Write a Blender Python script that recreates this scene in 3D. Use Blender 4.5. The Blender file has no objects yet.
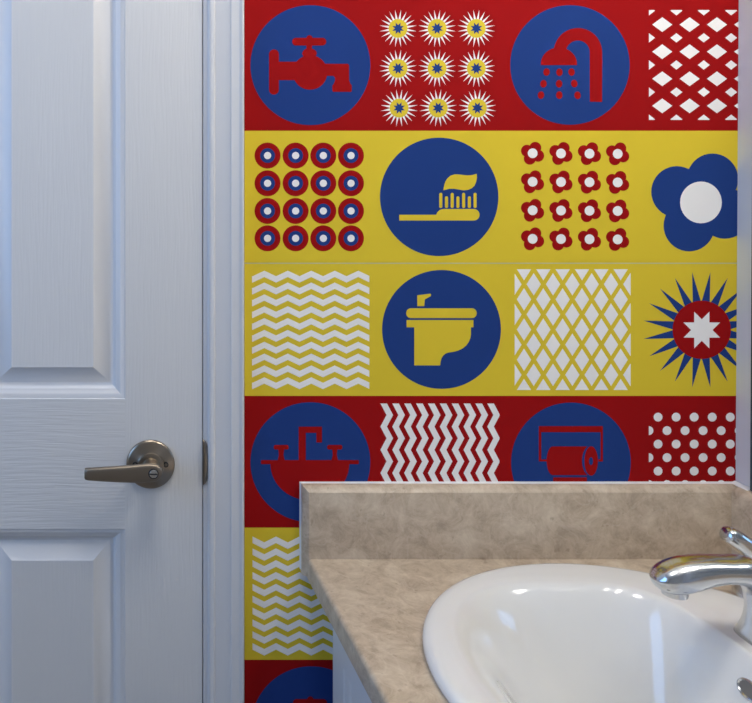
import bpy, bmesh, math, random
from mathutils import Vector
PI = math.pi
random.seed(4)
scene = bpy.context.scene
COL = scene.collection

# ------------------------------------------------------------------ camera
D = 1.081          # camera to decorated wall
CZ = 1.31          # eye height
S = 740.0          # photo pixels per metre on the wall
cam_d = bpy.data.cameras.new('camera')
cam = bpy.data.objects.new('camera', cam_d)
COL.objects.link(cam)
cam.location = (0, -D, CZ)
cam.rotation_euler = (PI/2, 0, 0)
cam_d.sensor_width = 36
cam_d.lens = 800/752*36
cam_d.shift_x = (376-100)/752
cam_d.shift_y = -(351.5-178)/752
cam_d.clip_start = 0.02
scene.camera = cam

# ------------------------------------------------------------------ light
scene.view_settings.view_transform = 'Standard'
scene.view_settings.look = 'None'
scene.view_settings.gamma = 1
scene.view_settings.exposure = 0.0
scene.view_settings.use_curve_mapping = False

w = bpy.data.worlds.new('world'); scene.world = w
w.use_nodes = True
w.node_tree.nodes['Background'].inputs[0].default_value = (0.55, 0.68, 1.0, 1)
w.node_tree.nodes['Background'].inputs[1].default_value = 0.25

def area(name, loc, rot, sx, sy, power, col):
    l = bpy.data.lights.new(name, 'AREA'); l.shape = 'RECTANGLE'
    l.size = sx; l.size_y = sy; l.energy = power; l.color = col
    o = bpy.data.objects.new(name, l); COL.objects.link(o)
    o.location = loc; o.rotation_euler = rot
    return o
# daylight entering through the window in the left wall
area('window_daylight', (-0.985, -0.60, 1.45), (0, -PI/2, 0), 0.9, 0.7, 7.2, (0.26, 0.52, 1.0))
# added overhead fill without a fixture, lifts the worktop, sink and mural
area('overhead_fill_light', (0.12, -0.60, 2.35), (0, 0, 0), 0.3, 0.3, 6.5, (1.0, 0.95, 0.88))
BULBS = [-0.43, -0.55, -0.67]
LZ = 1.93
BULB_STRENGTH = 62.0

# ------------------------------------------------------------------ helpers
def mat(name, col, rough=0.5, metal=0.0, spec=0.5, coat=0.0):
    m = bpy.data.materials.new(name); m.use_nodes = True
    b = m.node_tree.nodes['Principled BSDF']
    b.inputs['Base Color'].default_value = (*col, 1)
    b.inputs['Roughness'].default_value = rough
    b.inputs['Metallic'].default_value = metal
    b.inputs['Specular IOR Level'].default_value = spec
    b.inputs['Coat Weight'].default_value = coat
    b.inputs['Coat Roughness'].default_value = 0.03
    return m

def srgb(r, g, b):
    f = lambda c: (c/255/12.92) if c/255 <= 0.04045 else ((c/255+0.055)/1.055)**2.4
    return (f(r), f(g), f(b))

def noise_bump(m, scale, strength, dist, stretch=(1, 1, 1), detail=4.0, coord='Object'):
    nt = m.node_tree; N = nt.nodes; L = nt.links
    tc = N.new('ShaderNodeTexCoord'); mp = N.new('ShaderNodeMapping')
    mp.inputs['Scale'].default_value = stretch
    nz = N.new('ShaderNodeTexNoise'); nz.inputs['Scale'].default_value = scale
    nz.inputs['Detail'].default_value = detail
    bp = N.new('ShaderNodeBump'); bp.inputs['Strength'].default_value = strength
    bp.inputs['Distance'].default_value = dist
    L.new(tc.outputs[coord], mp.inputs[0]); L.new(mp.outputs[0], nz.inputs[0])
    L.new(nz.outputs[0], bp.inputs['Height'])
    L.new(bp.outputs[0], N['Principled BSDF'].inputs['Normal'])
    return nz

def grain_mat(name, col, horizontal):
    m = mat(name, col, 0.42)
    nt = m.node_tree; N = nt.nodes; L = nt.links
    tc = N.new('ShaderNodeTexCoord')
    # gentle waviness so the embossed grain lines drift
    w1 = N.new('ShaderNodeTexNoise'); w1.inputs['Scale'].default_value = 6.0
    sc = N.new('ShaderNodeVectorMath'); sc.operation = 'SCALE'; sc.inputs[3].default_value = 0.012
    ad = N.new('ShaderNodeVectorMath'); ad.operation = 'ADD'
    mp = N.new('ShaderNodeMapping')
    mp.inputs['Scale'].default_value = (14, 14, 330) if horizontal else (330, 14, 14)
    nz = N.new('ShaderNodeTexNoise'); nz.inputs['Scale'].default_value = 1.0
    nz.inputs['Detail'].default_value = 2.0
    rp = N.new('ShaderNodeValToRGB')
    rp.color_ramp.elements[0].position = 0.35; rp.color_ramp.elements[1].position = 0.6
    bp = N.new('ShaderNodeBump'); bp.inputs['Strength'].default_value = 0.27 if horizontal else 0.2
    bp.inputs['Distance'].default_value = 0.0006
    L.new(tc.outputs['Object'], w1.inputs[0]); L.new(w1.outputs[1], sc.inputs[0])
    L.new(tc.outputs['Object'], ad.inputs[0]); L.new(sc.outputs[0], ad.inputs[1])
    L.new(ad.outputs[0], mp.inputs[0]); L.new(mp.outputs[0], nz.inputs[0])
    L.new(nz.outputs[0], rp.inputs[0]); L.new(rp.outputs[0], bp.inputs['Height'])
    L.new(bp.outputs[0], N['Principled BSDF'].inputs['Normal'])
    return m

DOORC = (0.72, 0.72, 0.72)
M = {}
M['door_v'] = grain_mat('door_paint_upright_grain', DOORC, False)
M['door_h'] = grain_mat('door_paint_level_grain', DOORC, True)
M['paint'] = mat('white_trim_paint', (0.74, 0.74, 0.75), 0.35)
M['wall'] = mat('wall_paint', (0.5, 0.5, 0.49), 0.7)
noise_bump(M['wall'], 180, 0.15, 0.001)
M['wall_pale'] = mat('pale_wall_paint', (0.68, 0.70, 0.75), 0.5)
M['ceiling'] = mat('ceiling_paint', (0.75, 0.75, 0.75), 0.9)
M['cabinet'] = mat('cabinet_white', (0.76, 0.76, 0.77), 0.4)
M['red'] = mat('vinyl_red', srgb(156, 20, 22), 0.7, 0, 0.04)
M['yellow'] = mat('vinyl_yellow', srgb(226, 200, 58), 0.7, 0, 0.04)
M['blue'] = mat('vinyl_blue', srgb(36, 64, 130), 0.7, 0, 0.04)
M['white'] = mat('vinyl_white', srgb(246, 244, 243), 0.7, 0, 0.04)
for k in ('red', 'yellow', 'blue', 'white'):
    noise_bump(M[k], 260, 0.08, 0.0006)
M['sheet_edge'] = mat('pale_seam', srgb(190, 190, 170), 0.6)
M['porcelain'] = mat('white_porcelain', (0.82, 0.82, 0.81), 0.12, 0, 0.5, 0.6)
M['chrome'] = mat('polished_chrome', (0.62, 0.64, 0.67), 0.2, 1.0)
M['chrome_dark'] = mat('dark_recess', (0.22, 0.22, 0.23), 0.35, 1.0)
M['nickel'] = mat('brushed_nickel', (0.33, 0.275, 0.215), 0.28, 1.0)
M['nickel_lever'] = mat('satin_nickel_lever', (0.33, 0.275, 0.215), 0.42, 1.0)
M['pin'] = mat('bright_pin', (0.75, 0.72, 0.66), 0.25, 1.0)
M['dark'] = mat('dark_slot', (0.02, 0.02, 0.022), 0.6)
M['mirror'] = mat('mirror_glass', (0.85, 0.88, 0.87), 0.01, 1.0)
M['mirror_edge'] = mat('mirror_green_edge', (0.05, 0.09, 0.10), 0.15)
M['floor'] = mat('floor_tile', (0.35, 0.31, 0.27), 0.4)
M['bulb'] = mat('frosted_bulb', (0.9, 0.9, 0.9), 0.4)
bb = M['bulb'].node_tree.nodes['Principled BSDF']
bb.inputs['Emission Color'].default_value = (1, 0.93, 0.82, 1)
bb.inputs['Emission Strength'].default_value = BULB_STRENGTH

def laminate():
    m = mat('beige_stone_laminate', (0.4, 0.35, 0.28), 0.38)
    nt = m.node_tree; N = nt.nodes; L = nt.links
    b = N['Principled BSDF']
    tc = N.new('ShaderNodeTexCoord')
    n0 = N.new('ShaderNodeTexNoise'); n0.inputs['Scale'].default_value = 34
    n0.inputs['Detail'].default_value = 9; n0.inputs['Roughness'].default_value = 0.74
    n0.inputs['Distortion'].default_value = 0.5
    r0 = N.new('ShaderNodeValToRGB'); e = r0.color_ramp.elements
    e[0].position = 0.36; e[0].color = (*srgb(170, 152, 131), 1)
    e[1].position = 0.66; e[1].color = (*srgb(212, 197, 176), 1)
    x = e.new(0.5); x.color = (*srgb(193, 175, 153), 1)
    # pale veins
    n1 = N.new('ShaderNodeTexNoise'); n1.inputs['Scale'].default_value = 9
    n1.inputs['Detail'].default_value = 6; n1.inputs['Distortion'].default_value = 1.2
    sb = N.new('ShaderNodeMath'); sb.operation = 'SUBTRACT'; sb.inputs[1].default_value = 0.5
    ab = N.new('ShaderNodeMath'); ab.operation = 'ABSOLUTE'
    r1 = N.new('ShaderNodeValToRGB'); r1.color_ramp.elements[0].position = 0.0
    r1.color_ramp.elements[0].color = (0.22, 0.22, 0.22, 1)
    r1.color_ramp.elements[1].position = 0.012; r1.color_ramp.elements[1].color = (0, 0, 0, 1)
    mx = N.new('ShaderNodeMix'); mx.data_type = 'RGBA'
    mx.inputs['B'].default_value = (*srgb(222, 210, 192), 1)
    # small dark specks
    n2 = N.new('ShaderNodeTexNoise'); n2.inputs['Scale'].default_value = 95
    n2.inputs['Detail'].default_value = 2
    r2 = N.new('ShaderNodeValToRGB'); r2.color_ramp.elements[0].position = 0.66
    r2.color_ramp.elements[0].color = (0, 0, 0, 1)
    r2.color_ramp.elements[1].position = 0.74; r2.color_ramp.elements[1].color = (0.45, 0.45, 0.45, 1)
    m2 = N.new('ShaderNodeMix'); m2.data_type = 'RGBA'
    m2.inputs['B'].default_value = (*srgb(140, 120, 100), 1)
    for n in (n0, n1, n2): L.new(tc.outputs['Object'], n.inputs[0])
    L.new(n0.outputs[0], r0.inputs[0])
    L.new(n1.outputs[0], sb.inputs[0]); L.new(sb.outputs[0], ab.inputs[0]); L.new(ab.outputs[0], r1.inputs[0])
    L.new(r0.outputs[0], mx.inputs['A']); L.new(r1.outputs[0], mx.inputs['Factor'])
    L.new(n2.outputs[0], r2.inputs[0])
    L.new(mx.outputs['Result'], m2.inputs['A']); L.new(r2.outputs[0], m2.inputs['Factor'])
    L.new(m2.outputs['Result'], b.inputs['Base Color'])
    return m
M['laminate'] = laminate()

def build(name, bm, mats, parent=None, smooth=None, origin=None):
    """link a bmesh as one object; smooth = auto smooth angle"""
    bmesh.ops.remove_doubles(bm, verts=bm.verts, dist=1e-7)
    me = bpy.data.meshes.new(name)
    bm.to_mesh(me); bm.free()
    if not isinstance(mats, (list, tuple)): mats = [mats]
    for m in mats: me.materials.append(m)
    o = bpy.data.objects.new(name, me); COL.objects.link(o)
    if parent: o.parent = parent
    if smooth is not None:
        me.shade_smooth()
        me.set_sharp_from_angle(angle=math.radians(smooth))
    return o

def fixnorm(bm):
    bmesh.ops.recalc_face_normals(bm, faces=bm.faces)
    return bm

def empty(name, loc):
    o = bpy.data.objects.new(name, None); COL.objects.link(o); o.location = loc
    o.empty_display_size = 0.05
    return o

def thing(o, label, cat, group=None):
    o['label'] = label; o['category'] = cat
    if group: o['group'] = group
    return o

def struct(o):
    o['kind'] = 'structure'; return o

def box(bm, x0, x1, y0, y1, z0, z1, mi=0, bev=0.0):
    vs = [bm.verts.new((x, y, z)) for x in (x0, x1) for y in (y0, y1) for z in (z0, z1)]
    idx = [(0, 1, 3, 2), (4, 6, 7, 5), (0, 4, 5, 1), (2, 3, 7, 6), (0, 2, 6, 4), (1, 5, 7, 3)]
    fs = [bm.faces.new([vs[i] for i in f]) for f in idx]
    for f in fs: f.material_index = mi
    if bev:
        es = list({e for f in fs for e in f.edges})
        r = bmesh.ops.bevel(bm, geom=es, offset=bev, segments=3, affect='EDGES', profile=0.5)
        for f in r['faces']: f.material_index = mi
    return vs

def loft(bm, rings, close=True, cap0=False, cap1=False, mi=0):
    R = [[bm.verts.new(p) for p in r] for r in rings]
    n = len(R[0])
    for a, b in zip(R[:-1], R[1:]):
        for i in range(n if close else n-1):
            j = (i+1) % n
            f = bm.faces.new((a[i], a[j], b[j], b[i])); f.material_index = mi
    if cap0: bm.faces.new(R[0][::-1]).material_index = mi
    if cap1: bm.faces.new(R[-1]).material_index = mi
    return R

def prism_y(bm, prof, y0, y1, mi=0):
    """profile in (x, z) extruded along y"""
    loft(bm, [[(x, y0, z) for x, z in prof], [(x, y1, z) for x, z in prof]], True, True, True, mi)

# photo pixel on the decorated wall -> metres
def wx(px): return (px-100)/S
def wz(py): return CZ-(py-178)/S

# ================================================================== SETTING
XL, YB, ZT = -1.0, -2.2, 2.4
XR = 0.8578; LEAN = 0.0066
def xr(z): return XR + (z-0.90)*LEAN
DX1 = wx(202.3); DX0 = DX1-0.706; DZ1 = 2.03       # door slab edges
JX = wx(203.2)                                       # jamb inner face, right
JX0 = DX0-0.0015

bm = bmesh.new()
box(bm, wx(206), XR+0.14, 0.0, 0.12, 0, ZT)
box(bm, XL-0.1, JX0-0.004, 0.0, 0.12, 0, ZT)
box(bm, JX0-0.004, wx(206), 0.0, 0.12, 2.045, ZT)
struct(build('wall_back', fixnorm(bm), M['wall']))
bm = bmesh.new()
loft(bm, [[(xr(0), 0, 0), (xr(ZT), 0, ZT), (XR+0.14, 0, ZT), (XR+0.14, 0, 0)],
          [(xr(0), YB, 0), (xr(ZT), YB, ZT), (XR+0.14, YB, ZT), (XR+0.14, YB, 0)]], True, True, True)
struct(build('wall_right', fixnorm(bm), M['wall_pale']))
bm = bmesh.new()   # left wall with a window opening
WY0, WY1, WZ0, WZ1 = -1.00, -0.20, 0.95, 1.95
box(bm, XL-0.1, XL, YB, WY0, 0, ZT); box(bm, XL-0.1, XL, WY1, 0, 0, ZT)
box(bm, XL-0.1, XL, WY0, WY1, 0, WZ0); box(bm, XL-0.1, XL, WY0, WY1, WZ1, ZT)
struct(build('wall_left', fixnorm(bm), M['wall']))
bm = bmesh.new()
for a in ((WY0, WY0+0.04, WZ0, WZ1), (WY1-0.04, WY1, WZ0, WZ1), (WY0+.04, WY1-.04, WZ0, WZ0+0.04), (WY0+.04, WY1-.04, WZ1-0.04, WZ1)):
    box(bm, XL-0.07, XL-0.02, *a)
struct(build('window_1', fixnorm(bm), M['paint']))
bm = bmesh.new(); box(bm, XL-0.1, XR+0.14, YB-0.1, YB, 0, ZT)
struct(build('wall_front', fixnorm(bm), M['wall']))
bm = bmesh.new(); box(bm, XL-0.1, XR+0.14, YB-0.1, 0.12, -0.05, 0)
struct(build('floor', fixnorm(bm), M['floor']))
bm = bmesh.new(); box(bm, XL-0.1, XR+0.14, YB-0.1, 0.12, ZT, ZT+0.05)
struct(build('ceiling', fixnorm(bm), M['ceiling']))

# ------------------------------------------------------------------ door
def door_front():
    bm = bmesh.new()
    st = 0.1043                                       # stile width
    pw = (0.706-3*st)/2
    xs = [DX0, DX0+st, DX0+st+pw, DX0+2*st+pw, DX1-st, DX1]
    zs = [0.008, 0.24, wz(529), wz(399), 1.66, 1.745, 1.93, DZ1]
    panels_x = (1, 3); panels_z = (1, 3, 5)
    def quad(a, b, c, d, mi):
        f = bm.faces.new([bm.verts.new(p) for p in (a, b, c, d)]); f.material_index = mi
    Y = 0.0
    for i in range(5):
        for j in range(7):
            if i in panels_x and j in panels_z: continue
            mi = 1 if (i in panels_x) else 0
            quad((xs[i], Y, zs[j]), (xs[i+1], Y, zs[j]), (xs[i+1], Y, zs[j+1]), (xs[i], Y, zs[j+1]), mi)
    # moulded profile: (inset, depth)
    prof = [(0, 0), (0.0008, 0.0012), (0.003, 0.0016), (0.0052, 0.0024), (0.008, 0.0042), (0.0105, 0.0056),
            (0.0125, 0.0064), (0.0145, 0.0090), (0.017, 0.0108), (0.0200, 0.0114), (0.0220, 0.0108),
            (0.0405, 0.0018), (0.0414, 0.0010), (0.0430, 0.0002), (0.0450, 0.0004)]
    for i in panels_x:
        for j in panels_z:
            x0, x1, z0, z1 = xs[i], xs[i+1], zs[j], zs[j+1]
            R = []
            for d, y in prof:
                R.append([bm.verts.new(p) for p in ((x0+d, Y+y, z0+d), (x1-d, Y+y, z0+d), (x1-d, Y+y, z1-d), (x0+d, Y+y, z1-d))])
            for a, b in zip(R[:-1], R[1:]):
                for k in range(4):
                    f = bm.faces.new((a[k], a[(k+1) % 4], b[(k+1) % 4], b[k])); f.material_index = 2
            bm.faces.new(R[-1]).material_index = 0
    # edges and back
    y1 = 0.035
    quad((DX0, y1, zs[0]), (DX1, y1, zs[0]), (DX1, y1, DZ1), (DX0, y1, DZ1), 2)
    quad((DX1, Y, zs[0]), (DX1, y1, zs[0]), (DX1, y1, DZ1), (DX1, Y, DZ1), 2)
    quad((DX0, Y, zs[0]), (DX0, y1, zs[0]), (DX0, y1, DZ1), (DX0, Y, DZ1), 2)
    quad((DX0, Y, DZ1), (DX1, Y, DZ1), (DX1, y1, DZ1), (DX0, y1, DZ1), 2)
    quad((DX0, Y, zs[0]), (DX1, Y, zs[0]), (DX1, y1, zs[0]), (DX0, y1, zs[0]), 2)
    bmesh.ops.remove_doubles(bm, verts=bm.verts, dist=1e-6)
    fixnorm(bm)
    return bm
door = struct(build('door_1', door_front(), [M['door_v'], M['door_h'], M['paint']], smooth=28))

# lever handle: rosette (part) > lever, privacy button, screws
HX, HZ = wx(150.4), wz(463.6)
def lathe_y(bm, cx, cz, prof, n=64, y0=0.0, mi=0, cap=True):
    rings = [[(cx+r*math.cos(2*PI*k/n), y0-d, cz+r*math.sin(2*PI*k/n)) for k in range(n)] for r, d in prof]
    loft(bm, rings, True, cap, cap, mi)
bm = bmesh.new()
lathe_y(bm, HX, HZ, [(0.0312, 0), (0.0326, 0.0008), (0.0327, 0.0030), (0.0320, 0.0042), (0.0300, 0.0052),
                     (0.0245, 0.0074), (0.0195, 0.0094), (0.0178, 0.0104), (0.0172, 0.0122), (0.0160, 0.0128), (0.0122, 0.0134), (0.0117, 0.0142), (0.0114, 0.0380)])
rosette = build('door_handle', fixnorm(bm), M['nickel'], parent=door, smooth=35)
rosette['label'] = 'brushed nickel round rose with lever'
# lever
LD = 0.050
k_ = (D-LD)/800.0
def lx(px): return (px-100)*k_
def lz(py): return CZ-(py-178)*k_
def lever_sections():
    # px, top, bottom, front depth
    hub = (153.4, 473.7, 9.0)
    sec = []
    for px, t, b, dp in ((84.3, 471.6, 480.2, .046), (85.3, 470.4, 481.4, .0468), (88, 469.9, 482.0, .0475), (100, 468.9, 482.5, .049),
                         (115, 467.6, 483.0, .0502), (130, 466.4, 483.5, .0505), (140, 465.4, 483.6, .0505),
                         (147, 464.9, 483.0, .0505), (153, 464.7, 482.6, .0505), (157, 465.4, 481.9, .0505), (160, 467.4, 479.8, .0503), (162, 470.3, 476.9, .050)):
        sec.append((px, t, b, dp))
    return sec
bm = bmesh.new(); rings = []
for px, t, b, dp in lever_sections():
    x = lx(px); zt = lz(t); zb = lz(b); cz = (zt+zb)/2; h = (zt-zb)/2
    th = 0.0045
    ring = []
    for q in range(20):
        a = 2*PI*q/20
        ca, sa = math.cos(a), math.sin(a)
        ee = 0.55
        ring.append((x, -(dp-th)-th*math.copysign(abs(ca)**ee, ca), cz+h*math.copysign(abs(sa)**ee, sa)))
    rings.append(ring)
loft(bm, rings, True, True, True)
lever = build('lever', fixnorm(bm), M['nickel_lever'], parent=rosette, smooth=40)
bm = bmesh.new()
bx_, bz_ = lx(153.4), lz(473.6)
lathe_y(bm, bx_, bz_, [(0.0066, 0), (0.0066, 0.0006), (0.0060, 0.0007)], 32, -0.0503, 1)
lathe_y(bm, bx_, bz_, [(0.0053, 0.0006), (0.0053, 0.0014), (0.0045, 0.0018), (0.001, 0.0020)], 32, -0.0503, 0)
box(bm, bx_-0.0050, bx_+0.0050, -0.0526, -0.0515, bz_-0.0009, bz_+0.0007, 1)
pb = build('lock_button', fixnorm(bm), [M['pin'], M['dark']], parent=rosette)
pb['label'] = 'bright slotted lock button'
for sx in (-1, 1):
    bm = bmesh.new()
    cx = HX+sx*0.0205-0.0005; y0 = -0.0095
    lathe_y(bm, cx, HZ+0.0025, [(0.0035, 0), (0.0035, 0.0022)], 20, y0, 0)
    lathe_y(bm, cx, HZ+0.0025, [(0.0022, 0.0022), (0.0021, 0.0030), (0.0008, 0.0032)], 20, y0, 1)
    build('screw', fixnorm(bm), [M['dark'], M['nickel']], parent=rosette)

# jamb and casing round the door
bm = bmesh.new()
def jamb(x0, x1, z0, z1): box(bm, x0, x1, -0.0008, 0.12, z0, z1)
jamb(JX, wx(209), 0, 2.045); jamb(JX0-0.008, JX0, 0, 2.045); jamb(JX0, JX, 2.033, 2.045)
box(bm, JX-0.012, JX, 0.037, 0.06, 0, 2.033); box(bm, JX0, JX0+0.012, 0.037, 0.06, 0, 2.033)
j = struct(build('trim_1', fixnorm(bm), M['paint']))
j.name = 'trim_1'
# strike plate lip curling over the jamb edge
bm = bmesh.new()
zc = wz(462); rings = []
n = 24
for k in range(n+1):
    z = zc-0.031+0.062*k/n
    s = max(0.0, 1-abs((z-zc)/0.031)**2.2)**0.5
    wd = 0.0006+0.0072*s
    d = 0.0008+0.0056*s
    X0 = wx(203.0)
    rings.append([(X0, 0.004, z), (X0, -d, z), (X0+wd*0.35, -d*1.05, z), (X0+wd*0.75, -d*0.78, z), (X0+wd, -d*0.2, z), (X0+wd, 0.002, z)])
loft(bm, rings, True, True, True)
sp = build('strike_plate', fixnorm(bm), M['nickel'], parent=j, smooth=45)
sp['label'] = 'dark metal strike plate lip'
# door casing: moulded profile (px across, mm proud)
cprof = [(207.6, 0), (207.6, 2.5), (208.4, 5.5), (209, 7.2), (210.4, 8.6), (212.5, 9.2), (214.2, 9.0), (215.2, 7.9), (218, 8.6),
         (224, 10.2), (229.5, 11.8), (230.6, 12.3), (231.3, 13.6), (232.5, 13.9), (236, 13.8), (239.5, 14.4), (241.2, 16.2), (242.6, 16.8),
         (243.6, 16.2), (244.2, 14.8), (244.2, 0)]
def casing():
    bm = bmesh.new()
    R0, R1, R2, R3 = [], [], [], []
    base = wx(207.6)
    for px, d in cprof:
        off = (px-100)*(D-d/1000-0.0009)/800-base; y = -d/1000-0.0009
        R0.append((base+off, y, 0)); R1.append((base+off, y, 2.04+off))
        R2.append((JX0-0.006-off, y, 2.04+off)); R3.append((JX0-0.006-off, y, 0))
    loft(bm, [R0, R1, R2, R3], True, True, True)
    return fixnorm(bm)
struct(build('trim_2', casing(), M['paint'], smooth=30))

# ================================================================== MURAL
class Art:
    """flat printed art in photo-pixel units on the wall; layers stack outwards"""
    def __init__(s, ox=0, oy=0, sc=1.0, ddx=0, ddy=0):
        s.bm = bmesh.new(); s.ox, s.oy, s.sc = ox, oy, sc; s.ddx, s.ddy = ddx, ddy; s.clip = None
    def P(s, x, y): return (s.ox+x/s.sc+s.ddx, s.oy+y/s.sc+s.ddy)
    def poly(s, pts, mi, layer):
        q = [s.P(*p) for p in pts]
        if s.clip: q = clip_poly(q, s.clip)
        q = clip_poly(q, (240, -200, 741, 1200))
        if len(q) < 3: return
        y = -0.0012-0.00012*layer
        f = s.bm.faces.new([s.bm.verts.new((wx(a), y, wz(b))) for a, b in q])
        if f.normal.y == 0: f.normal_update()
        if f.normal.y > 0: f.normal_flip()
        f.material_index = mi
    def ell(s, cx, cy, rx, ry=None, mi=0, layer=1, n=48, rot=0):
        ry = ry or rx
        c, d = math.cos(rot), math.sin(rot)
        s.poly([(cx+rx*math.cos(2*PI*k/n)*c-ry*math.sin(2*PI*k/n)*d, cy+rx*math.cos(2*PI*k/n)*d+ry*math.sin(2*PI*k/n)*c) for k in range(n)], mi, layer)
    def rect(s, x0, y0, x1, y1, mi, layer): s.poly([(x0, y0), (x1, y0), (x1, y1), (x0, y1)], mi, layer)
    def rrect(s, x0, y0, x1, y1, r, mi, layer):
        p = []
        for cx, cy, a0 in ((x1-r, y0+r, -90), (x1-r, y1-r, 0), (x0+r, y1-r, 90), (x0+r, y0+r, 180)):
            for k in range(9):
                a = math.radians(a0+90*k/8); p.append((cx+r*math.cos(a), cy+r*math.sin(a)))
        s.poly(p, mi, layer)
    def done(s, name, parent, label):
        o = build(name, s.bm, [M['red'], M['yellow'], M['blue'], M['white']], parent=parent)
        o['label'] = label
        return o
R_, Y_, B_, W_ = 0, 1, 2, 3
def clip_poly(p, c):
    x0, y0, x1, y1 = c
    def cut(p, ins, inter):
        out = []
        for i in range(len(p)):
            a, b = p[i-1], p[i]
            ia, ib = ins(a), ins(b)
            if ib:
                if not ia: out.append(inter(a, b))
                out.append(b)
            elif ia: out.append(inter(a, b))
        return out
    def ix(v): return lambda a, b: (v, a[1]+(b[1]-a[1])*(v-a[0])/(b[0]-a[0]))
    def iy(v): return lambda a, b: (a[0]+(b[0]-a[0])*(v-a[1])/(b[1]-a[1]), v)
    for ins, it in ((lambda q: q[0] >= x0, ix(x0)), (lambda q: q[0] <= x1, ix(x1)), (lambda q: q[1] >= y0, iy(y0)), (lambda q: q[1] <= y1, iy(y1))):
        if len(p) < 3: return []
        p = cut(p, ins, it)
    return p

ml = 244.4
mural_a = empty('wall_mural', (wx(ml), 0, wz(262.6)))
thing(mural_a, 'upper red and yellow vinyl mural sheet with tap, shower and toothbrush discs', 'wall decal', 'bathroom icon mural sheets')
mural_b = empty('wall_mural', (wx(ml), 0, wz(800)))
thing(mural_b, 'lower yellow and red vinyl mural sheet with toilet disc, running down behind the backsplash', 'wall decal', 'bathroom icon mural sheets')
def to_parent(o, p):
    # keep world coordinates while parented to the empty
    o.parent = p; o.matrix_parent_inverse = p.matrix_basis.inverted()
    for v in o.data.vertices: pass
    return o
def band(y0, y1, mi, parent, name, label):
    bm = bmesh.new()
    box(bm, wx(ml), wx(741), -0.0012, 0.0, wz(y1), wz(y0), 0)
    o = build(name, fixnorm(bm), [[M['red'], M['yellow']][mi]]); o['label'] = label
    return to_parent(o, parent)
band(-134, -1.6, 1, mural_a, 'colour_band', 'plain yellow band above the tap disc')
band(-1.6, 130.8, 0, mural_a, 'colour_band', 'red band behind tap and shower discs')
band(130.8, 262.6, 1, mural_a, 'colour_band', 'yellow band behind the toothbrush disc')
band(263.7, 395.6, 1, mural_b, 'colour_band', 'yellow band behind the toilet disc')
band(395.6, 527.2, 0, mural_b, 'colour_band', 'red band behind the washbasin disc')
band(527.2, 659.2, 1, mural_b, 'colour_band', 'yellow band beside the backsplash end')
band(659.2, 791, 0, mural_b, 'colour_band', 'lowest red band beside the cabinet')
bm = bmesh.new(); box(bm, wx(ml), wx(741), -0.0008, 0.0, wz(264.2), wz(262.3))
o = build('seam_strip', fixnorm(bm), M['sheet_edge']); to_parent(o, mural_b)
o['label'] = 'thin pale joint between the sheets'

def finish(a, name, parent, label): return to_parent(a.done(name, None, label), parent)

def tap_art(ddx=0, ddy=0):
    a = Art(240, 0, 5.207, ddx, ddy)
    a.ell(365, 340, 312, None, B_, 1, 96)
    a.rrect(150, 258, 201, 493, 25, R_, 2); a.rect(195, 322, 310, 418, R_, 2.3)
    a.ell(363, 378, 90, None, R_, 2.6, 48)
    a.poly([(428, 333), (560, 333), (566, 340), (566, 420), (572, 436), (580, 445), (580, 474), (576, 479), (484, 479), (479, 474), (479, 447), (488, 434), (493, 420), (493, 405), (484, 396), (430, 396)], R_, 2.9)
    a.poly([(338, 256), (380, 256), (394, 266), (399, 280), (392, 294), (388, 305), (332, 305), (328, 294), (321, 280), (327, 266)], R_, 3.2)
    a.rect(344, 232, 373, 262, R_, 3.5); a.rrect(270, 198, 447, 238, 19.5, R_, 3.8); a.ell(360, 200, 16, 16, R_, 4.1, 20)
    return a
finish(tap_art(), 'tap_disc', mural_a, 'blue disc with red water tap')
finish(tap_art(0.8, 660.2), 'tap_disc', mural_b, 'blue disc with red tap handle, mostly cut off below')

def star(a, cx, cy, R, r, n, off, mi, layer):
    a.poly([(cx+(R if k % 2 == 0 else r)*math.sin(off+PI*k/n), cy-(R if k % 2 == 0 else r)*math.cos(off+PI*k/n)) for k in range(2*n)], mi, layer)
def burst(a, cx, cy, R, r0, n, half, mi, layer):
    for k in range(n):
        t = 2*PI*(k+0.5)/n
        a.poly([(cx+R*math.sin(t), cy-R*math.cos(t)), (cx+r0*math.sin(t+half), cy-r0*math.cos(t+half)), (cx+r0*math.sin(t-half), cy-r0*math.cos(t-half))], mi, layer+0.002*(k % 2))
a = Art(375, 0, 5.207)
for j, y in enumerate((149, 357, 563)):
    for x in (118, 321, 525):
        x = x+(5.5 if j == 2 else 0)
        burst(a, x, y, 98, 44, 20, 0.15, W_, 1)
        a.ell(x, y, 49, None, Y_, 2, 32)
        star(a, x, y, 33, 17, 8, PI/8, B_, 3)
finish(a, 'sunburst_pattern', mural_a, 'nine white and yellow sunbursts with blue stars')

a = Art(505, 0, 5.207)
a.ell(335, 339, 311, None, B_, 1, 96)
p = [(502, 530), (502, 273)]
n = 28
a.rect(438, 268, 502, 531, R_, 2)
outer = [(376+126*math.cos(PI*k/n), 273-126*math.sin(PI*k/n)) for k in range(n+1)]
inner = [(376+62*math.cos(PI*k/n), 273-61*math.sin(PI*k/n)) for k in range(n+1)]
a.poly(outer+inner[::-1], R_, 2.3)
a.poly([(183, 340)]+[(277-94*math.cos(PI*k/24), 334-86*math.sin(PI*k/24)) for k in range(25)]+[(371, 340)], R_, 2.6)
for x, y, t in ((213, 376, .1), (280, 377, 0), (343, 376, -.1), (197, 437, .15), (278, 437, 0), (357, 436, -.2), (184, 496, .15), (279, 496, 0), (374, 497, -.2)):
    a.ell(x, y, 17, 20, R_, 2.3, 20, t)
finish(a, 'shower_disc', mural_a, 'blue disc with red shower head')

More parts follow.
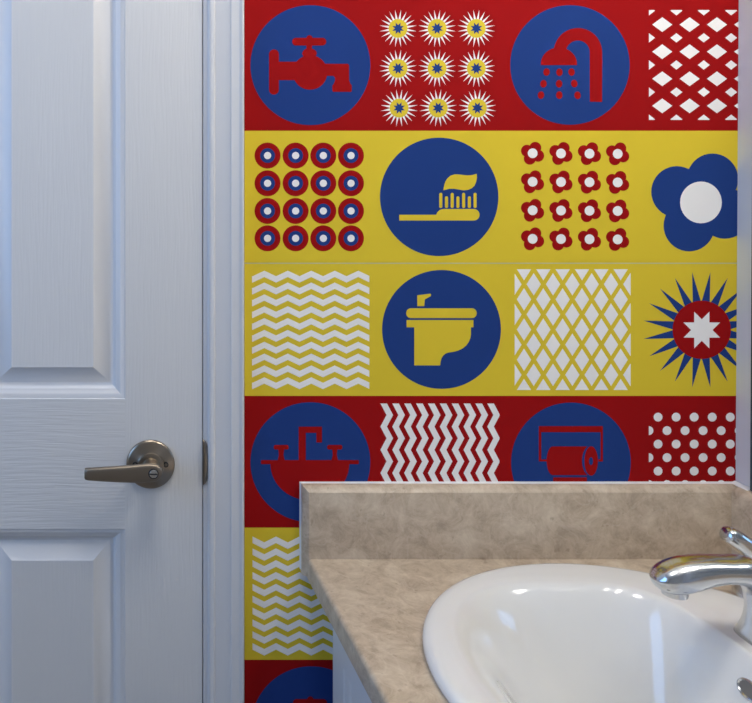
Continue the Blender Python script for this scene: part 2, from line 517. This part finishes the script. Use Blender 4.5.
a = Art(500, 0, 2.984); a.clip = (648.2, 10.2, 741, 120)
for i in range(5):
    for k in range(4): a.poly([(482+81.5*i-30, 74+80.7*k), (482+81.5*i, 74+80.7*k-22), (482+81.5*i+30, 74+80.7*k), (482+81.5*i, 74+80.7*k+22)], W_, 1)
    for k in range(5): a.poly([(442.5+81.6*i-18, 32.5+80.9*k), (442.5+81.6*i, 32.5+80.9*k-14), (442.5+81.6*i+18, 32.5+80.9*k), (442.5+81.6*i, 32.5+80.9*k+14)], W_, 1)
finish(a, 'diamond_pattern', mural_a, 'white diamonds on red by the right corner')

a = Art(240, 130, 2.892)
for x in (79, 160, 240, 320):
    for y in (74, 154, 234, 313):
        a.ell(x, y, 37.5, None, R_, 1, 40); a.ell(x, y, 21.5, None, B_, 2, 28); a.ell(x, y, 10.5, None, W_, 3, 20)
finish(a, 'target_pattern', mural_a, 'sixteen red and blue ringed dots')

a = Art(375, 130, 5.207)
a.ell(332, 348, 308, None, B_, 1, 96)
a.poly([(124, 441), (316, 441), (322, 428), (334, 416), (352, 411), (512, 411)]+[(512+30*math.sin(PI*k/10), 441-30*math.cos(PI*k/10)) for k in range(1, 10)]+[(512, 471), (124, 471)], Y_, 2)
for k in range(7):
    x = 340+29.7*k; a.rrect(x-8, 327 if k % 2 == 0 else 345, x+8, 406, 7.9, Y_, 2)
a.poly([(353, 314), (357, 290), (364, 268), (376, 250), (392, 237), (412, 231), (432, 231), (455, 234), (480, 236), (505, 234), (527, 228), (528, 248), (524, 270), (515, 290), (500, 304), (480, 312), (458, 314), (435, 310), (410, 306), (385, 306)], Y_, 2)
finish(a, 'toothbrush_disc', mural_a, 'blue disc with yellow toothbrush and paste')

def flower(a, cx, cy, k, mi):
    for dx, dy in ((34, -68), (-70, -31), (-34, 68), (70, 31)):
        a.ell(cx+dx*k, cy+dy*k, 75*k, None, mi, 1+0.2*(dx > 0)+0.1*(dy > 0), 40)
    a.ell(cx, cy, 61*k, None, W_, 2.4, 36)
    a.ell(cx, cy, 55*k, None, mi, 2.0, 24)
a = Art(500, 130, 2.984)
for i, x in enumerate((95.5, 180, 265, 349)):
    for y in (69.5, 154.5, 239.5, 324.5): flower(a, x, y+0.6*i, 0.238, R_)
finish(a, 'flower_pattern', mural_a, 'sixteen small red flowers with white centres')
a = Art(500, 130, 2.984); flower(a, 597, 216, 1.02, B_)
finish(a, 'flower_motif', mural_a, 'large blue flower with white centre')

def zig(a, x0, x1, first, pitch, top, amp, th, vp, n, start_high, vertical=False):
    """n zigzag stripes; half period = pitch/2"""
    for s in range(n):
        t0 = top+vp*s
        x = first; hi = start_high
        while x < x1:
            xn = x+pitch/2
            ya, yb = (t0 if hi else t0+amp), (t0+amp if hi else t0)
            q = [(x, ya), (xn, yb), (xn, yb+th), (x, ya+th)]
            if vertical: q = [(b, c) for c, b in q]
            a.poly(q, W_, 1); x = xn; hi = not hi
a = Art(240, 260, 2.892); a.clip = (251.8, 269, 369, 390.5)
zig(a, 34, 373, 2, 67.8, 30.5, 16, 18.5, 34.2, 10, True)
finish(a, 'zigzag_pattern', mural_b, 'white level zigzag stripes on yellow, beside the toilet disc')
a = Art(0, 0, 1); a.clip = (252.1, 534, 369, 658)
zig(a, 252, 369, 252.3, 23.5, 536.0, 5.9, 6.6, 11.83, 10, True)
finish(a, 'zigzag_pattern', mural_b, 'white level zigzag stripes on yellow, beside the countertop corner')
a = Art(240, 390, 2.892); a.clip = (380, 403.2, 499, 521)
zig(a, 38, 380, 38, 67, 405, 17.5, 19, 34.3, 10, True, True)
finish(a, 'zigzag_pattern', mural_b, 'white upright zigzag stripes on red above the backsplash')

a = Art(375, 262, 5.207)
a.ell(344, 350, 309, None, B_, 1, 96)
a.rrect(160, 240, 527, 291, 25, Y_, 2); a.rect(162, 301, 510, 339, Y_, 2)
a.poly([(218, 172), (278, 165), (286, 164), (290, 170), (288, 177), (257, 194), (254, 229), (218, 229)], Y_, 2)
a.poly([(202, 338), (497, 338), (497, 375), (494, 395), (486, 415), (472, 434), (452, 450), (428, 461), (404, 467), (382, 470), (366, 475), (353, 485), (344, 500), (339, 518), (337, 537), (202, 537)], Y_, 2.3)
finish(a, 'toilet_disc', mural_b, 'blue disc with yellow toilet')

a = Art(500, 260, 2.984); a.clip = (514.1, 269.1, 630, 389.7)
for j in range(9):
    for i in range(8):
        x = (70 if j % 2 == 0 else 41.3)+57.6*i-57.6*(j % 2 == 0)*0; y = 27+45*j
        a.poly([(x-21.5, y), (x, y-33.5), (x+21.5, y), (x, y+33.5)], W_, 1)
for y in (27+90*k for k in range(5)):
    a.poly([(12.4-21.5, y), (12.4, y-33.5), (12.4+21.5, y), (12.4, y+33.5)], W_, 1)
finish(a, 'lattice_pattern', mural_b, 'white diamonds in a yellow lattice')

a = Art(640, 262, 5.207)
burst(a, 315, 352, 304, 146, 20, 0.148, B_, 1)
a.ell(317, 352, 151.5, None, R_, 2, 64); star(a, 317, 353, 103, 56, 8, PI/8, W_, 3)
finish(a, 'sunburst_motif', mural_b, 'large blue and red sunburst with white star')

a = Art(240, 395, 5.207)
a.ell(365, 348, 312, None, B_, 1, 96)
a.rrect(108, 337, 617, 358, 5, R_, 2)
a.poly([(362-205*math.cos(PI*k/30), 356+190*math.sin(PI*k/30)) for k in range(31)], R_, 2.3)
a.poly([(304, 340), (304, 163), (425, 163), (425, 245), (396, 245), (396, 195), (341, 195), (341, 340)], R_, 2.6)
for x0, x1, s0, s1 in ((174, 252, 198, 228), (452, 531, 478, 505)):
    a.rrect(x0, 258, x1, 282, 10, R_, 2.9); a.poly([(s0, 278), (s1, 278), (s1-3, 310), (s1+4, 340), (s0-4, 340), (s0+3, 310)], R_, 3.2)
finish(a, 'washbasin_disc', mural_b, 'blue disc with red washbasin, cut by the backsplash')

a = Art(505, 395, 5.785)
a.ell(378, 388, 346, None, B_, 1, 96)
a.rect(192, 178, 562, 213, R_, 2); a.rect(192, 210, 206, 382, R_, 2.3); a.rect(549, 210, 562, 382, R_, 2.3)
a.rect(200, 370, 245, 382, R_, 2.6); a.rect(530, 370, 556, 382, R_, 2.6)
a.poly([(272, 295), (490, 295), (490, 461), (272, 461)]+[(272-35*math.sin(PI*k/12), 378+83*math.cos(PI*k/12)) for k in range(1, 12)], R_, 2.9)
a.ell(492, 378, 51, 89, B_, 3.2, 40); a.ell(494, 379, 39, 85, R_, 3.5, 40); a.ell(493, 380, 12, 23, B_, 3.8, 24)
a.rect(535, 370, 556, 382, R_, 3.9)
a.rect(275, 474, 470, 600, R_, 2.0)
finish(a, 'toilet_roll_disc', mural_b, 'blue disc with red toilet roll holder')

a = Art(500, 390, 2.984); a.clip = (648.1, 412, 741, 521)
for j in range(9):
    for i in range(6):
        a.ell((469.5 if j % 2 == 0 else 442.3)+53.8*i, 80+40.2*j, 13.2, None, W_, 1, 24)
finish(a, 'dot_pattern', mural_b, 'white polka dots on red by the right corner')

# ================================================================== COUNTER
CT = CZ-0.5066                      # top of the worktop
CX0, CX1 = 0.2765, XR-0.0008
CY1 = -0.62
SX, SY = 0.588, -0.297              # sink centre
counter = empty('countertop', (0.56, -0.31, CT-0.032))
thing(counter, 'beige stone-look laminate countertop with raised backsplashes around a white drop-in sink', 'countertop')
def sink_outline(t, k=1.0, dx=0.0):
    c, s = math.cos(t), math.sin(t)
    rx = 0.252 if c < 0 else 0.230
    return (SX+rx*k*c+dx, SY+0.249*k*s)
bm = bmesh.new()
TH = 0.030
xf = CX0+TH*0.5                      # start of the rounded front edge
n = 96
def rect_pt(t, x0, x1, y0, y1):
    c, s = math.cos(t), math.sin(t)
    ts = []
    if c > 1e-9: ts.append((x1-SX)/c)
    if c < -1e-9: ts.append((x0-SX)/c)
    if s > 1e-9: ts.append((y1-SY)/s)
    if s < -1e-9: ts.append((y0-SY)/s)
    k = min(ts); return (SX+c*k, SY+s*k)
angs = sorted([2*PI*k/n for k in range(n)]+[math.atan2(y-SY, x-SX) % (2*PI) for x in (xf, CX1) for y in (CY1, -0.0014)])
ring_in = [sink_outline(t, 0.93) for t in angs]; ring_out = [rect_pt(t, xf, CX1, CY1, -0.0014) for t in angs]
loft(bm, [[(x, y, CT-TH) for x, y in ring_in], [(x, y, CT) for x, y in ring_in], [(x, y, CT) for x, y in ring_out], [(x, y, CT-TH) for x, y in ring_out], [(x, y, CT-TH) for x, y in ring_in]])
fixnorm(bm)
r = 0.005
prof = [(xf, CT)]+[(CX0+r-r*math.sin(a), CT-r+r*math.cos(a)) for a in [PI/2*k/8 for k in range(9)]]+\
       [(CX0+0.004-0.004*math.cos(a), CT-TH+0.004-0.004*math.sin(a)) for a in [PI/2*k/5 for k in range(6)]]+[(xf, CT-TH)]
b2 = bmesh.new(); prism_y(b2, prof, CY1, -0.0014); fixnorm(b2)
me = bpy.data.meshes.new('t'); b2.to_mesh(me); b2.free(); bm.from_mesh(me)
to_parent(build('slab', bm, M['laminate'], smooth=50), counter)
# splash against the decorated wall: chamfered top and front end
T = 0.0185; CH = 0.0072
BT = CZ-0.4108
SX0 = wx(300.2)
bm = bmesh.new()
zb = CT-TH
e0 = [(SX0, -0.0014, zb), (SX0, -0.0014, BT), (CX1, -0.0014, BT), (CX1, -0.0014, CT)]
def pt(x, y, z): return bm.verts.new((x, y, z))
yb, ym, yf = -0.0014, -(T-CH), -T
xe = xr(BT)-0.0008
o0 = [pt(SX0, yb, CT-0.024), pt(SX0, yb, BT), pt(xe, yb, BT), pt(xe, yb, CT-0.024)]
o1 = [pt(SX0, ym, CT-0.024), pt(SX0, ym, BT), pt(xe, ym, BT), pt(xe, ym, CT-0.024)]
o2 = [pt(SX0+CH, yf, CT-0.024), pt(SX0+CH, yf, BT-CH), pt(xe, yf, BT-CH), pt(xe, yf, CT-0.024)]
for a_, b_ in ((o0, o1), (o1, o2)):
    for k in range(4): bm.faces.new((a_[k], a_[(k+1) % 4], b_[(k+1) % 4], b_[k]))
bm.faces.new(o0[::-1]); bm.faces.new(o2)
fixnorm(bm)
bmesh.ops.bevel(bm, geom=[e for e in bm.edges if e.calc_length() > 0.03], offset=0.0003, segments=1, affect='EDGES')
ss = to_parent(build('side_splash', bm, M['laminate'], smooth=30), counter)
ss['label'] = 'upstand against the mural wall with bevelled top'
# splash along the right wall
bm = bmesh.new()
X1 = CX1
prof = [(X1, CT), (X1-T, CT), (X1-T, BT-CH), (X1-T+CH*0.3, BT-CH*0.35), (X1-T+CH, BT), (X1, BT)]
prism_y(bm, prof, CY1, -T-0.0002); fixnorm(bm)
to_parent(build('back_splash', bm, M['laminate'], smooth=50), counter)

M['caulk'] = mat('white_caulk', (0.8, 0.8, 0.8), 0.4)
bm = bmesh.new()
g0 = -0.0013
loft(bm, [[(SX0-0.0015, g0, CT-0.02), (SX0, g0-0.0045, CT-0.02), (SX0+0.0004, g0, CT-0.02)],
          [(SX0-0.0015, g0, BT+0.0012), (SX0, g0-0.0045, BT-0.0002), (SX0+0.0004, g0, BT-0.0002)],
          [(XR-0.0015, g0, BT+0.0012), (XR-0.0015, g0-0.0062, BT-0.0002), (XR-0.0015, g0, BT-0.0002)]], True, True, True)
loft(bm, [[(XR-0.001, yy_, BT+0.0026), (XR-0.0085, yy_, BT-0.0002), (XR-0.001, yy_, BT-0.0002)] for yy_ in (g0-0.0002, -0.030)], True, True, True)
cb = to_parent(build('caulk_bead', fixnorm(bm), M['caulk']), counter)
cb['label'] = 'white caulk bead along the upstand'

# ------------------------------------------------------------------ vanity cabinet
cab = empty('vanity_cabinet', (0.58, -0.30, 0))
thing(cab, 'white painted bathroom vanity cabinet under the beige countertop', 'cabinet')
FX = 0.3165
bm = bmesh.new()
zc1 = CT-TH-0.0005
box(bm, FX, XR-0.005, -0.60, -0.0014, 0.09, zc1-0.0)
bmc = bm
# open top for the bowl: replaced by panels
bm.free(); bm = bmesh.new()
yA, yB = -0.60, -0.0016
box(bm, FX, FX+0.018, yA, yB, 0.09, zc1); box(bm, FX+0.018, XR-0.006, yB-0.016, yB, 0.09, zc1)
box(bm, FX+0.018, XR-0.006, yA, yA+0.016, 0.09, zc1); box(bm, FX+0.018, XR-0.006, yA+0.016, yB-0.016, 0.09, 0.106)
box(bm, FX+0.06, FX+0.075, yA, yB, 0.0, 0.09)
to_parent(build('body', fixnorm(bm), M['cabinet']), cab)
def cab_door(y0, y1):
    bm = bmesh.new(); x = FX-0.0005; z0, z1 = 0.12, 0.742
    P_ = [(0, 0.009), (0.0015, 0.0105), (0.046, 0.0105), (0.048, 0.0085), (0.053, 0.0072), (0.058, 0.0040), (0.064, 0.0036)]
    rings = [[(x, y0, z0), (x, y1, z0), (x, y1, z1), (x, y0, z1)]]
    for d, h in P_: rings.append([(x-h, y0+d, z0+d), (x-h, y1-d, z0+d), (x-h, y1-d, z1-d), (x-h, y0+d, z1-d)])
    loft(bm, rings, True, True, True)
    o = to_parent(build('door', fixnorm(bm), M['cabinet'], smooth=25), cab)
    return o
d1 = cab_door(-0.309, -0.030); d2 = cab_door(-0.590, -0.313)
for d, yy in ((d1, -0.285), (d2, -0.337)):
    bm = bmesh.new()
    prof = [(0.005, 0), (0.005, 0.010), (0.009, 0.014), (0.0135, 0.019), (0.0135, 0.022), (0.010, 0.026), (0.003, 0.028)]
    loft(bm, [[(FX-0.011-h, yy+r*math.cos(2*PI*k/24), 0.66+r*math.sin(2*PI*k/24)) for k in range(24)] for r, h in prof], True, True, True)
    kb = build('knob', fixnorm(bm), M['nickel'], parent=d, smooth=40)
    kb.matrix_parent_inverse = (cab.matrix_basis @ cab.matrix_basis.inverted())

# ------------------------------------------------------------------ sink
RT = CT+0.0125
def bowl_outline(t, k=1.0):
    """bowl rim around its own centre"""
    c, s = math.cos(t), math.sin(t)
    bx, by = 0.535, SY
    n_ = 3.0 if c > 0 else 2.25
    u = min(1, max(0, (c+0.15)/0.55)); u = u*u*(3-2*u)
    n_ = 2.2+2.4*u
    ax = 0.139 if c > 0 else 0.150; ay = 0.193
    rr = (abs(c/ax)**n_+abs(s/ay)**n_)**(-1/n_)
    return (bx, by, rr*c, rr*s)
def lip_k(t): return 1.035+0.075*max(0, -math.cos(t))
def make_sink():
    bm = bmesh.new(); n = 128; A = [2*PI*k/n for k in range(n)]
    rings = []
    for k, z in ((0.985, CT+0.0002), (1.0, CT+0.0008), (1.004, CT+0.004), (0.999, CT+0.0080), (0.988, CT+0.0108), (0.972, CT+0.0122), (0.955, CT+0.0125)):
        rings.append([(*sink_outline(t, k), z) for t in A])
    # rim surface, from the outer roll to the bowl lip
    lip = []
    for t in A:
        ox, oy = sink_outline(t, 0.955)
        bx, by, dx, dy = bowl_outline(t)
        k_l = lip_k(t)
        lip.append((bx+dx*k_l, by+dy*k_l))
    o = [sink_outline(t, 0.955) for t in A]
    for f, dz in ((0.33, -0.0001), (0.66, -0.0003), (1.0, -0.0008)):
        rings.append([(o[i][0]*(1-f)+lip[i][0]*f, o[i][1]*(1-f)+lip[i][1]*f, CT+0.0125+dz) for i in range(n)])
    depth = 0.140
    zl = CT+0.0115
    NB = 44
    for q in range(1, NB):
        rho = 1-(q/NB)**1.35
        ring = []
        for t in A:
            bx, by, dx, dy = bowl_outline(t)
            c = math.cos(t); lf = max(0, -c); rt = max(0, c)
            kl = lip_k(t)
            p_ = 2.3+1.1*rt**1.5-1.0*lf
            dz = depth*(0.5+0.5*math.cos(PI*rho**p_))
            cx = bx+0.012*(1-rho)
            ring.append((cx+dx*kl*rho, by+dy*kl*rho, zl-dz))
        rings.append(ring)
    R = loft(bm, rings)
    cv = bm.verts.new((0.547, SY, zl-depth))
    last = R[-1]
    for i in range(n): bm.faces.new((last[i], last[(i+1) % n], cv))
    fixnorm(bm)
    return bm
sink = build('sink', make_sink(), M['porcelain'], smooth=60)
for p in sink.data.polygons: pass
thing(sink, 'white oval drop-in porcelain sink set into the beige countertop', 'sink')
# drain
bm = bmesh.new(); zd = RT-0.1405
n = 40
loft(bm, [[(0.547+r*math.cos(2*PI*k/n), SY+r*math.sin(2*PI*k/n), zd+h) for k in range(n)] for r, h in ((0.031, 0.002), (0.031, 0.0055), (0.027, 0.0065), (0.023, 0.0045), (0.022, 0.002))], True, True, True)
build('drain', fixnorm(bm), M['chrome'], parent=sink, smooth=40)
# overflow opening on the faucet side of the bowl
from mathutils.bvhtree import BVHTree
bmt = make_sink(); bvh = BVHTree.FromBMesh(bmt)
hit, nrm, _, _ = bvh.ray_cast(Vector((0.60, -0.262, CT-0.018)), Vector((1, 0, 0)))
bmt.free()
if nrm.x > 0: nrm = -nrm
up = Vector((0, 0, 1)); up = (up-nrm*up.dot(nrm)).normalized(); sd = nrm.cross(up)
bm = bmesh.new()
def oval(rs, ru, h, k=32): return [tuple(hit+sd*rs*math.cos(2*PI*q/k)+up*ru*math.sin(2*PI*q/k)+nrm*h) for q in range(k)]
loft(bm, [oval(0.0145, 0.0095, -0.001), oval(0.0145, 0.0095, 0.0018), oval(0.0128, 0.0078, 0.0026), oval(0.0118, 0.0068, 0.0014)], mi=0)
bm.faces.new([bm.verts.new(p) for p in oval(0.0118, 0.0068, 0.0014)]).material_index = 1
box(bm, 0, 0.0001, 0, 0.0001, 0, 0.0001) if False else None
ov = build('overflow', fixnorm(bm), [M['chrome'], M['chrome_dark']], parent=sink, smooth=40)
ov['label'] = 'chrome ringed overflow hole'

# ------------------------------------------------------------------ faucet
FY = 0.85-D
faucet = empty('faucet', (0.715, FY, RT-0.001))
thing(faucet, 'polished chrome faucet with arched spout and lever handles on the sink deck', 'faucet')
def catmull(P, m=6):
    out = []
    n = len(P)
    for i in range(n-1):
        p0, p1, p2, p3 = P[max(i-1, 0)], P[i], P[i+1], P[min(i+2, n-1)]
        for k in range(m):
            t = k/m
            out.append(tuple(0.5*((2*b)+(-a+c)*t+(2*a-5*b+4*c-d)*t*t+(-a+3*b-3*c+d)*t**3) for a, b, c, d in zip(p0, p1, p2, p3)))
    out.append(P[-1]); return out
def sweep(bm, P, y, z0, n=32, ex=0.85, cap1=True):
    """P: (x, h, half thickness in plane, half width along y)"""
    Q = catmull(P); rings = []
    for i, (x, h, ht, hw) in enumerate(Q):
        a = Q[max(i-1, 0)]; b = Q[min(i+1, len(Q)-1)]
        tx, th = b[0]-a[0], b[1]-a[1]; L_ = math.hypot(tx, th) or 1
        nx, nh = -th/L_, tx/L_
        ring = []
        for q in range(n):
            t = 2*PI*q/n
            e_ = ex-0.35*max(0, 1-h/0.03) if ex < 0.9 else ex
            c = math.copysign(abs(math.cos(t))**e_, math.cos(t)); s = math.copysign(abs(math.sin(t))**e_, math.sin(t))
            ring.append((x+nx*ht*c, y+hw*s, z0+h+nh*ht*c))
        rings.append(ring)
    loft(bm, rings, True, True, cap1)
bm = bmesh.new()
sweep(bm, [(.722, 0, .034, .036), (.7205, .006, .032, .034), (.7165, .022, .026, .026), (.711, .044, .021, .020), (.703, .063, .0185, .0185),
           (.686, .076, .0150, .0185), (.665, .0785, .0130, .0185), (.643, .0775, .0145, .019), (.623, .0735, .0165, .0195), (.607, .0695, .0155, .0185),
           (.596, .0670, .0115, .015), (.590, .0660, .0060, .009), (.588, .0655, .0015, .003)], FY, RT+0.0001)
spout = to_parent(build('spout', fixnorm(bm), M['chrome'], smooth=50), faucet)
bm = bmesh.new()
n = 28; ax_, az_ = 0.6105, RT+0.0515
loft(bm, [[(ax_+0.004*(-h)+r*math.cos(2*PI*k/n), FY+r*math.sin(2*PI*k/n), az_+h) for k in range(n)] for r, h in ((0.0125, 0.022), (0.0125, 0.003), (0.0118, 0.0), (0.0095, 0.0), (0.0090, 0.004))], True, True, True)
build_o = to_parent(build('aerator', fixnorm(bm), M['chrome'], smooth=40), faucet)
for hy in (FY+0.097, FY-0.097):
    bm = bmesh.new()
    n = 40; hx = 0.780
    loft(bm, [[(hx+r*math.cos(2*PI*k/n), hy+r*math.sin(2*PI*k/n), RT+0.0001+h) for k in range(n)]
              for r, h in ((0.0255, 0), (0.0255, 0.003), (0.0225, 0.010), (0.0195, 0.022), (0.0180, 0.034), (0.0170, 0.042), (0.0140, 0.046), (0.006, 0.048))], True, True, True)
    hb = to_parent(build('handle', fixnorm(bm), M['chrome'], smooth=40), faucet)
    bm = bmesh.new()
    sweep(bm, [(.787, .020, .011, .013), (.784, .036, .0112, .013), (.775, .051, .0108, .0128), (.765, .0605, .0112, .0132), (.753, .0695, .0108, .0130), (.7465, .0735, .0100, .0120), (.7415, .0757, .0085, .0100), (.739, .0765, .0050, .006)], hy, RT-0.003, 24)
    lv = build('lever', fixnorm(bm), M['chrome'], smooth=50)
    lv.parent = hb

# ------------------------------------------------------------------ mirror
bm = bmesh.new()
MZ0, MZ1, MY0, MY1 = BT+0.002, 1.68, -0.95, -0.0335
g = 0.0008; t_ = 0.006
P8 = []
for z in (MZ0, MZ1):
    P8 += [(xr(z)-g-t_, MY0, z), (xr(z)-g-t_, MY1, z), (xr(z)-g, MY1, z), (xr(z)-g, MY0, z)]
vs = [bm.verts.new(p) for p in P8]
for i_ in (1, 5): vs[i_].co.y -= 0.005
e8 = [bm.verts.new((P8[1][0], MY1, MZ0)), bm.verts.new((P8[5][0], MY1, MZ1))]
bm.faces.new((vs[1], e8[0], e8[1], vs[5])).material_index = 1
fs_old = None
bm.faces.new((e8[0], vs[2], vs[6], e8[1])).material_index = 1
fs = [(0, 1, 5, 4), (2, 3, 7, 6), (3, 0, 4, 7)]
bm.faces.new((vs[0], vs[3], vs[2], e8[0], vs[1])).material_index = 1
bm.faces.new((vs[4], vs[5], e8[1], vs[6], vs[7])).material_index = 1
for i, f in enumerate(fs): bm.faces.new([vs[q] for q in f]).material_index = 0 if i == 0 else 1
mir = build('wall_mirror', fixnorm(bm), [M['mirror'], M['mirror_edge']])
thing(mir, 'frameless wall mirror edge on the right wall above the backsplash', 'mirror')

# ------------------------------------------------------------------ vanity light above the mirror
vl = empty('vanity_light', (0.84, -0.55, LZ))
thing(vl, 'three-bulb vanity light bar above the wall mirror', 'lamp')
bm = bmesh.new(); box(bm, xr(1.75)-0.03, xr(1.75)-0.0005, -0.75, -0.35, LZ-0.05, LZ+0.05, 0, 0.005)
to_parent(build('back_plate', fixnorm(bm), M['chrome'], smooth=40), vl)
for by in BULBS:
    bm = bmesh.new(); n = 24
    loft(bm, [[(xr(1.75)-0.03-h, by+r*math.cos(2*PI*k/n), LZ+r*math.sin(2*PI*k/n)) for k in range(n)] for r, h in ((0.022, 0), (0.022, 0.028))], True, True, True)
    to_parent(build('bulb_socket', fixnorm(bm), M['chrome'], smooth=40), vl)
    bm = bmesh.new()
    bmesh.ops.create_uvsphere(bm, u_segments=24, v_segments=16, radius=0.038)
    for v in bm.verts: v.co += Vector((0.753, by, LZ))
    b_ = to_parent(build('bulb', bm, M['bulb'], smooth=180), vl)
